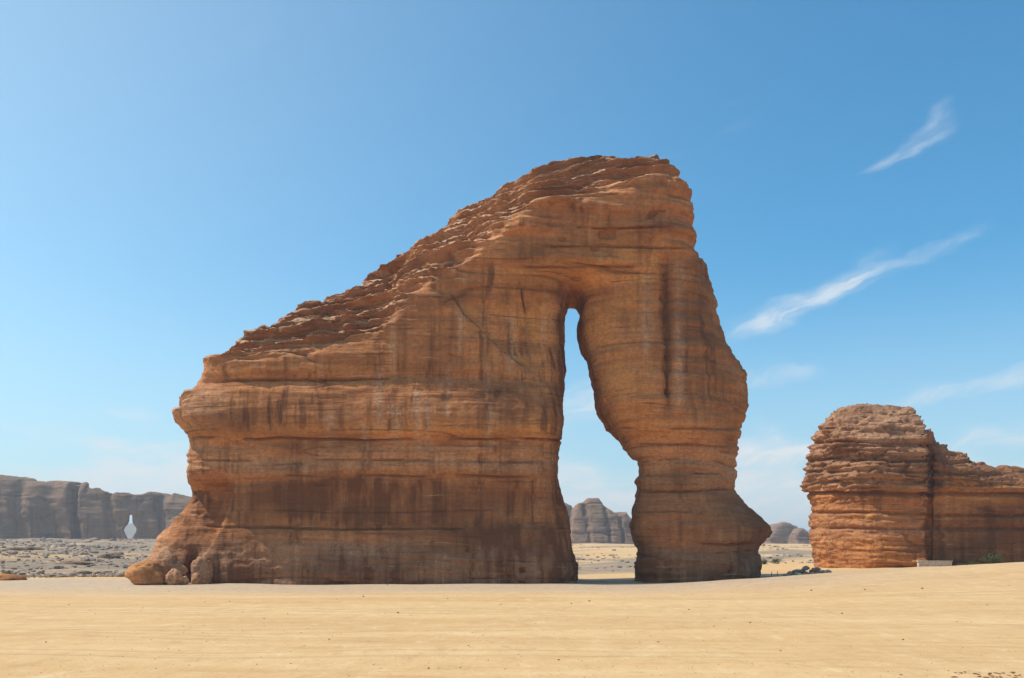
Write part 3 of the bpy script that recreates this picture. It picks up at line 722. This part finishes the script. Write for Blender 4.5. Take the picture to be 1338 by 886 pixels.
# ------------------------------------------------------------------ far cliffs and buttes
def far_rock(name, label, outline, hole, D, depth, h, seed, R, group=None, cat='cliff', grooves=(), k=5.0, levels=2):
    px_ = lambda X: CX + F_PX * X / D
    def yf(X, Z):
        px = px_(X)
        g = depth * 0.16 * fbm(X / 40, Z / 55, X * 0, seed, 3)
        for (gx, w, a) in grooves: g = g + a * np.exp(-((px - gx - 3 * np.sin(Z / 9)) / w) ** 2)
        return D + g + 0.22 * np.maximum(Z - 12, 0)
    def yb(X, Z):
        b = D + depth * (1 + 0.2 * fbm(X / 60, Z / 60, X * 0, seed + 3, 2))
        if hole is not None:      # the ridge is only a thin fin where the opening pierces it
            b = b + (yf(X, Z) + 4.5 - b) * np.exp(-((px_(X) - 139) / 45) ** 6)
        return b
    V, Q = solid(outline, hole, D + depth * 0.15, yf, yb, h, R, zmin=0.0)
    co, no, q = densify(V, Q, levels)
    x, y, z = co.T
    one = np.ones_like(x)
    amp = {'bed': 0.45 * one, 'lump': 0.6 * one, 'joint': 0.5 * one, 'pit': 0.3 * one}
    d, joint, pit = erosion(x, y, z, seed, amp, k * 0.72)
    if hole is not None:      # keep the opening's walls clean
        pxv, pyv = CX + F_PX * x / y, HY - F_PX * (z - CAMZ) / y
        d = d * sstep(seg_d(pxv, pyv, hole), 1.0, 5.0)
    d = d + 0.5 * k * 0.3 * fbm(x / (4 * k), y / (4 * k), z / (30 * k), seed + 50, 3)
    co = co + no * d[:, None]
    steep = 1 - sstep(np.abs(no[:, 2]), 0.35, 0.75)
    pxs = [p[0] for p in outline]
    ox = ((min(pxs) + max(pxs)) / 2 - CX) / F_PX * D; oy = D + depth / 2; oz = gz(ox, oy)
    me = mesh_from(name, co - np.array([ox, oy, oz]), q, {'varnish_shade': 0.3 * one, 'orange': 0.4 * one, 'grey': 0.5 * one, 'pale': 0.15 * one, 'steep': steep, 'crack': 0.6 * joint})
    pr = dict(label=label, category=cat)
    if group: pr['group'] = group
    return put_obj(name, me, M_FAR, (ox, oy, oz), **pr)

CLIFF = [(-235, 735), (-230, 690), (-200, 640), (-120, 622), (-40, 617), (0, 619), (20, 622), (23, 625), (52, 627), (54, 625.5), (88, 627), (91.5, 634), (95, 628), (109, 627), (118, 633),
         (125.5, 632), (138, 637), (152.5, 638.5), (172, 646), (183, 645), (190, 641), (204.5, 642.5), (213.5, 647), (220.5, 643), (230, 646), (255, 655), (285, 668), (300, 690), (305, 735)]
JAR = [(167.8, 671.5), (172.2, 671.5), (172.6, 682), (175, 686), (179.3, 691), (178.6, 694), (173.6, 704.5), (166.4, 704.5), (161.5, 693.5), (162.2, 690), (165, 686), (167.4, 682)]
far_rock('long_cliff', 'long grey-brown cliff wall pierced by a jar-shaped opening', CLIFF, JAR, 680, 40, 1.3, 500, lambda X, Z: 8.0 - 7.0 * np.exp(-((CX + F_PX * X / 680 - 170) / 20) ** 4), grooves=((93, 4, 9), (60, 14, 4), (140, 5, 3), (20, 8, 4), (205, 6, 5)), levels=1)
BUT1 = [(690, 735), (694, 700), (705, 676), (722, 660), (733, 656), (742, 656), (748, 660.5), (753, 668), (760, 690), (763, 735)]
BUT2 = [(744, 735), (747, 690), (750, 666), (755.5, 656.5), (765, 655), (767, 652), (771, 650), (782.5, 649.5), (785, 654.5), (793, 663), (802, 669), (808, 670), (812, 667.5), (814, 671),
        (817, 667), (821, 668), (823, 676), (835, 680), (850, 693), (858, 735)]
far_rock('butte', 'plain grey butte half hidden behind the knob-topped butte in the arch', BUT1, None, 860, 60, 2.0, 520, 3.5, 'buttes on the far plain', 'butte')
far_rock('butte', 'grey butte with a flat knob on top, seen through the rock arch', BUT2, None, 760, 46, 1.7, 540, 2.6, 'buttes on the far plain', 'butte', grooves=((768, 2, 4), (795, 2, 5), (812, 1.5, 5)))
BUT3 = [(1000, 735), (1003, 704), (1010, 696), (1016, 687), (1022, 683), (1030.5, 684), (1036, 687.5), (1040, 687), (1042, 693), (1044, 700), (1047, 735)]
BUT4 = [(1036, 735), (1040, 700), (1043, 692), (1046.5, 691), (1049.5, 690), (1054, 693.5), (1061, 699.5), (1065, 706), (1068, 735)]
BUT5 = [(1064, 735), (1066, 700), (1068, 690), (1073, 687), (1085, 684), (1100, 690), (1112, 735)]
far_rock('butte', 'rounded low grey butte standing between the two red rocks', BUT3, None, 980, 50, 2.0, 560, 3.0, 'buttes on the far plain', 'butte')
far_rock('butte', 'smaller pointed grey butte leaning on the rounded low butte', BUT4, None, 940, 30, 1.7, 580, 2.2, 'buttes on the far plain', 'butte')
far_rock('butte', 'grey butte mostly hidden behind the layered red rock', BUT5, None, 900, 30, 1.8, 590, 2.5, 'buttes on the far plain', 'butte')

def mountains():
    # one far range, its own ground line hidden below the rise of the plain
    n, m = 420, 26
    xs = np.linspace(-2600, 2600, n); D = 2700.0
    prof = 84 - 0.012 * xs + 20 * fbm(xs / 500, xs * 0, xs * 0, 700, 4) + 9 * fbm(xs / 70, xs * 0, xs * 0, 710, 3)
    t = np.linspace(-1, 1, m)
    X = np.repeat(xs[:, None], m, 1); Y = D + 420 * t[None, :] + 60 * fbm(X / 200, X * 0 + t[None, :], X * 0, 720, 3)
    Z = np.maximum(prof[:, None] * (1 - np.abs(t[None, :]) ** 1.3) * (1 + 0.18 * fbm(X / 130, X * 0 + 4 * t[None, :], X * 0, 730, 3)), 0) - 4
    i = np.arange(n * m).reshape(n, m)
    Q = np.stack([i[:-1, :-1], i[1:, :-1], i[1:, 1:], i[:-1, 1:]], 2).reshape(-1, 4)
    mt, q, b = new_mat('mountain_rock')
    p = q.node('ShaderNodeTexCoord').outputs['Object']
    q.put(b.inputs['Base Color'], q.mix(q.noise(q.mapv(p, (0.01, 0.01, 0.03)), 1.0, 5), (0.16, 0.12, 0.095), (0.30, 0.22, 0.16)))
    put_obj('hills', mesh_from('hills', np.stack([X, Y, Z], 2).reshape(-1, 3), Q), mt, kind='structure')
mountains()

# ------------------------------------------------------------------ loose stones, boulders, shrubs and the low wall
def boulder_mesh(name, size, seed, cuts=11, sub=4, rough=1.0, masks=None):
    """stone with flat broken sides, worn edges and pitted skin"""
    rs = np.random.RandomState(seed)
    bm = bmesh.new(); bmesh.ops.create_icosphere(bm, subdivisions=sub, radius=1.0)
    v = np.array([q.co for q in bm.verts]); f = np.array([[l.index for l in p.verts] for p in bm.faces]); bm.free()
    nrm = rs.normal(size=(cuts, 3)); nrm /= np.linalg.norm(nrm, axis=1)[:, None]; hh = rs.uniform(0.62, 0.98, cuts)
    dt = np.maximum(v @ nrm.T, 1e-3) / hh
    r = (np.sum(np.concatenate([dt, np.ones((len(v), 1))], 1) ** 14, 1)) ** (-1 / 14)
    x, y, z = (v * 2.2 + seed).T
    r = r * (1 + rough * (0.10 * fbm(x, y, z, seed, 4) + 0.05 * fbm(x * 4, y * 4, z * 6, seed + 7, 3)) - rough * 0.16 * sstep(vnoise(x * 1.6, y * 1.6, z * 1.6, seed + 9), 0.66, 0.85))
    v = v * r[:, None] * np.array(size) / 2
    v[:, 2] = np.maximum(v[:, 2], -0.36 * size[2])
    n = len(v); mk = {'varnish_shade': 0.15, 'orange': 0.5, 'grey': 0.1, 'pale': 0.3, 'steep': 0.2, 'crack': 0.0}; mk.update(masks or {})
    return mesh_from(name, v, f, {k: np.full(n, a) for k, a in mk.items()})

def at(px, y, dz=0.0):
    x = (px - CX) / F_PX * y
    return (x, y, gz(x, y) + dz)

def box_px(a, y):
    return a / F_PX * y

# fallen blocks at the rock's left foot: centre px, width px, height px, distance, yaw, label, masks
FALLEN = [(194, 56, 36, 107.5, 0.3, 21, 'big rust-red boulder with hollows, outermost of the fallen blocks', {'orange': 0.9, 'varnish_shade': 0.1, 'pale': 0.1}),
          (222, 42, 50, 110.5, -0.4, 22, 'tall flat-topped boulder leaning on the great rock behind the rust-red boulder', {'pale': 0.7}),
          (229, 24, 22, 107.2, 0.9, 23, 'squat tan block wedged beside the rust-red boulder', {'pale': 0.6}),
          (241, 14, 12, 107.6, 0.2, 24, 'small tan stone lying in front of the dark cleft', {'pale': 0.6}),
          (265, 26, 40, 111.0, 0.5, 25, 'upright knobbly block set against the great rock, right of the cleft', {'pale': 0.6, 'grey': 0.3}),
          (257, 15, 17, 109.2, 1.5, 26, 'small angular stone at the foot of the upright knobbly block', {'pale': 0.5})]
for (cx_, w_, h_, y_, rz, sd, lab, mk) in FALLEN:
    sx_, sz_ = box_px(w_, y_), box_px(h_, y_) * 1.25
    me = boulder_mesh('boulder', (sx_ * 1.15, sx_ * 0.95, sz_), sd, masks=mk, rough=1.9, cuts=14)
    o = put_obj('boulder', me, M_ROCK, at(cx_, y_, sz_ * 0.30), label=lab, category='boulder', group='blocks fallen at the left foot of the great rock')
    o.rotation_euler = (0.08, -0.06, rz)

me = boulder_mesh('rock_ledge', (6.5, 4.0, 1.5), 31, masks={'orange': 1.0, 'pale': 0.0, 'varnish_shade': 0.0})
put_obj('rock_ledge', me, M_ROCK, at(2, 128, 0.2), label='low flat rust-red rock ledge in the sand below the long cliff', category='rock')
OUTC = [(95, 205, (9, 5, 2.2), 33, 'long grey outcrop on the scree slope below the long cliff'), (140, 250, (7, 4, 2.6), 35, 'blocky grey outcrop on the scree behind the fallen boulders'), (30, 300, (12, 6, 3.0), 36, 'broad grey outcrop high on the scree near the long cliff')]
for (cx_, y_, sz3, sd, lab) in OUTC:
    me = boulder_mesh('rock_outcrop', sz3, sd, cuts=16, rough=2.2, masks={'grey': 1.0, 'orange': 0.0, 'varnish_shade': 0.35, 'pale': 0.2})
    put_obj('rock_outcrop', me, M_FAR, at(cx_, y_, sz3[2] * 0.02), label=lab, category='rock', group='outcrops on the scree slope')

def rubble(name, n, xr, yr, seed, smax, label, mat, density=0.0):
    r = np.random.RandomState(seed)
    ico = bmesh.new(); bmesh.ops.create_icosphere(ico, subdivisions=1, radius=0.5)
    bv = np.array([q.co for q in ico.verts]); bf = np.array([[l.index for l in p.verts] for p in ico.faces]); ico.free()
    y = yr[0] + (yr[1] - yr[0]) * r.uniform(0, 1, n) ** 1.6; x = (r.uniform(xr[0], xr[1], n) - CX) / F_PX * y
    keep = fbm(x / 18, y / 18, x * 0, seed + 1, 3) + r.uniform(-0.45, 0.45, n) > density; x, y = x[keep], y[keep]; n = len(x)
    z = ground_z(x, y); s_ = (0.25 + np.abs(r.normal(0, 1, n)) ** 1.5 * smax * 0.4) * (y / 220) ** 0.5
    V = bv[None] * r.uniform(0.6, 1.3, (n, len(bv), 1)) * (s_[:, None, None] * np.stack([r.uniform(.8, 1.7, n), r.uniform(.8, 1.5, n), r.uniform(.45, .9, n)], 1)[:, None, :])
    V = V + np.stack([x, y, z + 0.1 * s_], 1)[:, None, :]
    Fc = (bf[None] + (np.arange(n) * len(bv))[:, None, None]).reshape(-1, 3)
    put_obj(name, mesh_from(name, V.reshape(-1, 3), Fc, smooth=False), mat, kind='stuff', label=label, category='rubble')

# heap of stones beside the layered rock
rs = random.Random(5)
def stone_material(name, a, b_):
    m, q, b = new_mat(name)
    p = q.node('ShaderNodeTexCoord').outputs['Object']
    q.put(b.inputs['Base Color'], q.mix(q.rng(q.noise(p, 3.0, 5, 0.7), 0.35, 0.65), a, b_)); bumpnode(q, b, q.noise(p, 9.0, 4, 0.7), 0.03)
    return m
M_ST1 = stone_material('grey_stone', (0.26, 0.17, 0.12), (0.44, 0.31, 0.22))
M_ST2 = stone_material('pale_stone', (0.50, 0.40, 0.30), (0.68, 0.56, 0.43))
M_ST3 = stone_material('brown_stone', (0.24, 0.12, 0.06), (0.38, 0.20, 0.10))
def stone_set(name, mat, n, sub=2):
    r = []
    for i in range(n):
        m_ = boulder_mesh(name, (1, 0.8, 0.62), 60 + i * 3 + len(name), cuts=9, sub=sub, rough=0.8); m_.materials.append(mat); r.append(m_)
    return r
rubble('scree_rubble', 15000, (-90, 330), (150, 640), 91, 0.75, 'grey broken rubble covering the slope below the long cliff', stone_material('scree_stone', (0.18, 0.125, 0.095), (0.42, 0.31, 0.225)), -0.15)
rubble('plain_rubble', 2500, (690, 1100), (190, 640), 95, 0.6, 'sparse grey rubble on the plain behind the arch', stone_material('plain_stone', (0.16, 0.12, 0.10), (0.36, 0.28, 0.22)), 0.15)
HEAP = [stone_set('heap_stone', M_ST1, 4), stone_set('pale_heap_stone', M_ST2, 3)]
for i in range(46):
    t = rs.random(); cx_ = 1026 + 58 * t ** 0.9; y_ = 121 + rs.uniform(-2.2, 2.2)
    s_ = rs.uniform(0.45, 1.15); k = 1 if rs.random() < 0.3 else 0
    lift = (0.15 + 0.75 * rs.random() * (1 - abs(t - 0.45) * 1.2)) * (1 if abs(y_ - 121) < 1.3 else 0.25)
    o = put_obj(['heap_stone', 'heap_stone'][k], rs.choice(HEAP[k]), None, at(cx_, y_, max(lift, 0.12)), label=['rough dark stone in the heap beside the layered rock', 'whitish stone in the heap beside the layered rock'][k],
                category='stone', group=['dark stones of the heap', 'whitish stones of the heap'][k])
    o.rotation_euler = (rs.uniform(-.3, .3), rs.uniform(-.3, .3), rs.uniform(0, 6.3)); o.scale = (s_, s_, s_)

# scattered stones on the sand, and red clods at the near right
LOOSE = stone_set('stone', M_ST3, 5)
spots = [(345, 807), (980, 813), (1205, 763), (90, 790), (520, 800), (700, 815), (770, 786), (860, 838), (612, 845), (1100, 800), (1290, 790), (430, 836), (240, 818), (160, 858), (1020, 850), (900, 795), (655, 790), (300, 786), (1180, 835),
         (1250, 812), (730, 862), (560, 872), (380, 866), (60, 838), (820, 806), (1060, 776), (1130, 770), (1318, 760), (475, 779), (585, 783)]
for (a_, b_) in spots:
    y_ = CAMZ * F_PX / (b_ - HY) if b_ > 770 else 80.0
    s_ = rs.uniform(1.6, 4.2) / F_PX * y_
    o = put_obj('stone', rs.choice(LOOSE), None, at(a_, y_, s_ * 0.14), label='small brown stone lying alone on the open sand', category='stone', group='stones strewn over the sand')
    o.rotation_euler = (0, 0, rs.uniform(0, 6.3)); o.scale = (s_, s_, s_)
for i in range(40):
    y_ = rs.uniform(24.6, 25.9); s_ = rs.uniform(0.04, 0.13)
    o = put_obj('earth_clod', rs.choice(LOOSE), None, at(rs.uniform(1245, 1336), y_, s_ * 0.12), label='red-brown earth clod in the patch of clods on the sand', category='clod', group='clods at the edge of the sand')
    o.rotation_euler = (0, 0, rs.uniform(0, 6.3)); o.scale = (s_ * 1.5, s_, s_ * 0.5)

def gravel():
    r = np.random.RandomState(3); n = 4200
    ico = bmesh.new(); bmesh.ops.create_icosphere(ico, subdivisions=1, radius=0.5)
    bv = np.array([q.co for q in ico.verts]); bf = np.array([[l.index for l in p.verts] for p in ico.faces]); ico.free()
    y = 1 / r.uniform(1 / 118.0, 1 / 23.0, n); x = r.uniform(-0.56, 0.58, n) * y
    cl = fbm(x / 6, y / 6, x * 0, 77, 3); keep = (cl + r.uniform(-0.5, 0.5, n) > 0.05) | (y > 85); x, y = x[keep], y[keep]; n = len(x)
    z = ground_z(x, y); s_ = np.abs(r.normal(0, 1, n)) * 0.020 * (y / 40) ** 0.8 + 0.012
    V = bv[None] * r.uniform(0.75, 1.25, (n, len(bv), 1)) * (s_[:, None, None] * np.stack([r.uniform(.8, 1.5, n), r.uniform(.8, 1.5, n), r.uniform(.4, .8, n)], 1)[:, None, :])
    V = V + np.stack([x, y, z + 0.12 * s_], 1)[:, None, :]
    Fc = (bf[None] + (np.arange(n) * len(bv))[:, None, None]).reshape(-1, 3)
    put_obj('gravel', mesh_from('gravel', V.reshape(-1, 3), Fc), stone_material('gravel_stone', (0.34, 0.20, 0.11), (0.52, 0.34, 0.20)), kind='stuff', label='fine brown gravel strewn over the open sand', category='gravel')
gravel()

# shrubs
def leaf_material():
    m, q, b = new_mat('shrub_leaf')
    p = q.node('ShaderNodeTexCoord').outputs['Object']
    q.put(b.inputs['Base Color'], q.mix(q.noise(p, 4.0, 3), (0.045, 0.060, 0.022), (0.12, 0.135, 0.055)))
    return m
M_LEAF = leaf_material(); M_TWIG = stone_material('twig_bark', (0.12, 0.085, 0.055), (0.22, 0.16, 0.11))
def shrub(px, y, w, h, seed, label):
    r = np.random.RandomState(seed); root = bpy.data.objects.new('desert_shrub', None); COL.objects.link(root); root.location = at(px, y)
    root['label'] = label; root['category'] = 'shrub'; root['group'] = 'desert shrubs'
    tv, tf, lv, lf = [], [], [], []
    for i in range(26):
        a = r.uniform(0, 6.283); tip = np.array([math.cos(a) * w * 0.5 * r.uniform(.3, 1), math.sin(a) * w * 0.5 * r.uniform(.3, 1), h * r.uniform(.5, 1)])
        mid = tip * np.array([.35, .35, .6]) + r.normal(0, .06 * h, 3)
        pts = [np.array([0, 0, -.05]), mid, tip]; rad = [.03 * h, .018 * h, .005 * h]
        b0 = len(tv)
        for pt, ra in zip(pts, rad):
            for k in range(4): tv.append(pt + ra * np.array([math.cos(k * 1.571), math.sin(k * 1.571), 0]))
        for sgm in range(2):
            for k in range(4): tf.append([b0 + sgm * 4 + k, b0 + sgm * 4 + (k + 1) % 4, b0 + sgm * 4 + 4 + (k + 1) % 4, b0 + sgm * 4 + 4 + k])
        for j in range(34):
            c = mid + (tip - mid) * r.uniform(-.2, 1.1) + r.normal(0, .07 * w, 3); c[2] = max(c[2], .05)
            u = r.normal(size=3); u /= np.linalg.norm(u); v_ = np.cross(u, r.normal(size=3)); v_ /= np.linalg.norm(v_)
            s_ = r.uniform(.03, .07) * (w * h) ** .5; b1 = len(lv)
            lv += [c - u * s_, c + v_ * s_ * .5, c + u * s_, c - v_ * s_ * .5]; lf.append([b1, b1 + 1, b1 + 2, b1 + 3])
    put_obj('stems', mesh_from('stems', np.array(tv), np.array(tf)), M_TWIG, parent=root)
    put_obj('foliage', mesh_from('foliage', np.array(lv), np.array(lf), smooth=False), M_LEAF, parent=root)
shrub(1297, 136, 2.9, 1.8, 1, 'dense green shrub growing at the foot of the layered rock')
shrub(1272, 135, 1.5, 0.9, 2, 'small sparse shrub between the low pale wall and the dense green shrub')
shrub(999, 190, 2.4, 1.0, 3, 'low spreading shrub on the sand right beside the arch leg')
shrub(1014, 196, 2.8, 0.9, 4, 'wide low shrub on the sand between the arch leg and stone heap')
shrub(10, 150, 2.0, 1.0, 5, 'grey-green shrub on the sand by the rust-red ledge')
shrub(1255, 130, 1.2, 0.6, 6, 'tiny shrub at the end of the low pale wall')

# low pale wall in front of the layered rock
def low_wall():
    x, y, z = at(1221, 131); root = bpy.data.objects.new('low_wall', None); COL.objects.link(root); root.location = (x, y, z); root.rotation_euler = (0, 0, -0.05)
    root['label'] = 'low pale masonry wall in front of the layered rock'; root['category'] = 'wall'
    r = random.Random(2); n = 5; L = 4.3 / n
    def blk(w, d, h, jit):
        bm = bmesh.new(); bmesh.ops.create_cube(bm, size=1); bmesh.ops.scale(bm, vec=(w, d, h), verts=bm.verts)
        for v in bm.verts: v.co += Vector((r.uniform(-jit, jit), r.uniform(-jit, jit), r.uniform(-jit, jit)))
        bmesh.ops.bevel(bm, geom=bm.edges[:], offset=0.03, segments=2, affect='EDGES'); me = bpy.data.meshes.new('block'); bm.to_mesh(me); bm.free(); return me
    for row in range(2):
        for i in range(n + (row % 2)):
            w = L - 0.02 if not (row and i in (0, n)) else L / 2 - 0.02
            cx_ = -2.15 + L * (i + 0.5) if not row else (-2.15 + L * i if 0 < i < n else (-2.15 + L / 4 if i == 0 else 2.15 - L / 4))
            put_obj('block', blk(w, 0.7, 0.44, 0.012), M_ST2, (cx_, 0, 0.15 + 0.46 * row), parent=root)
    put_obj('coping', blk(4.5, 0.85, 0.14, 0.012), M_ST2, (0, 0, 0.91), parent=root)
low_wall()

# two short stakes in the gap between the rocks
for (a_, tilt, lab) in ((1008, 0.05, 'short leaning wooden stake next to the arch leg'), (1016, -0.02, 'short upright wooden stake nearer the stone heap')):
    bm = bmesh.new(); bmesh.ops.create_cone(bm, cap_ends=True, segments=8, radius1=0.045, radius2=0.035, depth=0.8)
    bmesh.ops.translate(bm, vec=(0, 0, 0.25), verts=bm.verts)
    for v in bm.verts: v.co += Vector((rs.uniform(-.008, .008), rs.uniform(-.008, .008), rs.uniform(-.02, .02)))
    me = bpy.data.meshes.new('stake'); bm.to_mesh(me); bm.free()
    o = put_obj('stake', me, M_TWIG, at(a_, 119), label=lab, category='stake', group='stakes between the rocks'); o.rotation_euler = (0, tilt, 0)

# ------------------------------------------------------------------ haze
def haze():
    bm = bmesh.new(); bmesh.ops.create_cube(bm, size=1.0)
    bmesh.ops.scale(bm, vec=(24000, 11600, 150), verts=bm.verts); bmesh.ops.translate(bm, vec=(0, 4900, 67), verts=bm.verts)
    me = bpy.data.meshes.new('haze'); bm.to_mesh(me); bm.free()
    m = bpy.data.materials.new('haze_air'); m.use_nodes = True; q = NT(m.node_tree); q.n.clear()
    o = q.node('ShaderNodeOutputMaterial'); v = q.node('ShaderNodeVolumePrincipled')
    v.inputs['Color'].default_value = (0.90, 0.95, 1.0, 1); v.inputs['Density'].default_value = 0.00026; v.inputs['Anisotropy'].default_value = 0.2
    q.l.new(v.outputs[0], o.inputs['Volume'])
    put_obj('haze', me, m, kind='stuff', label='thin pale dusty air over the desert plain', category='haze')
haze()
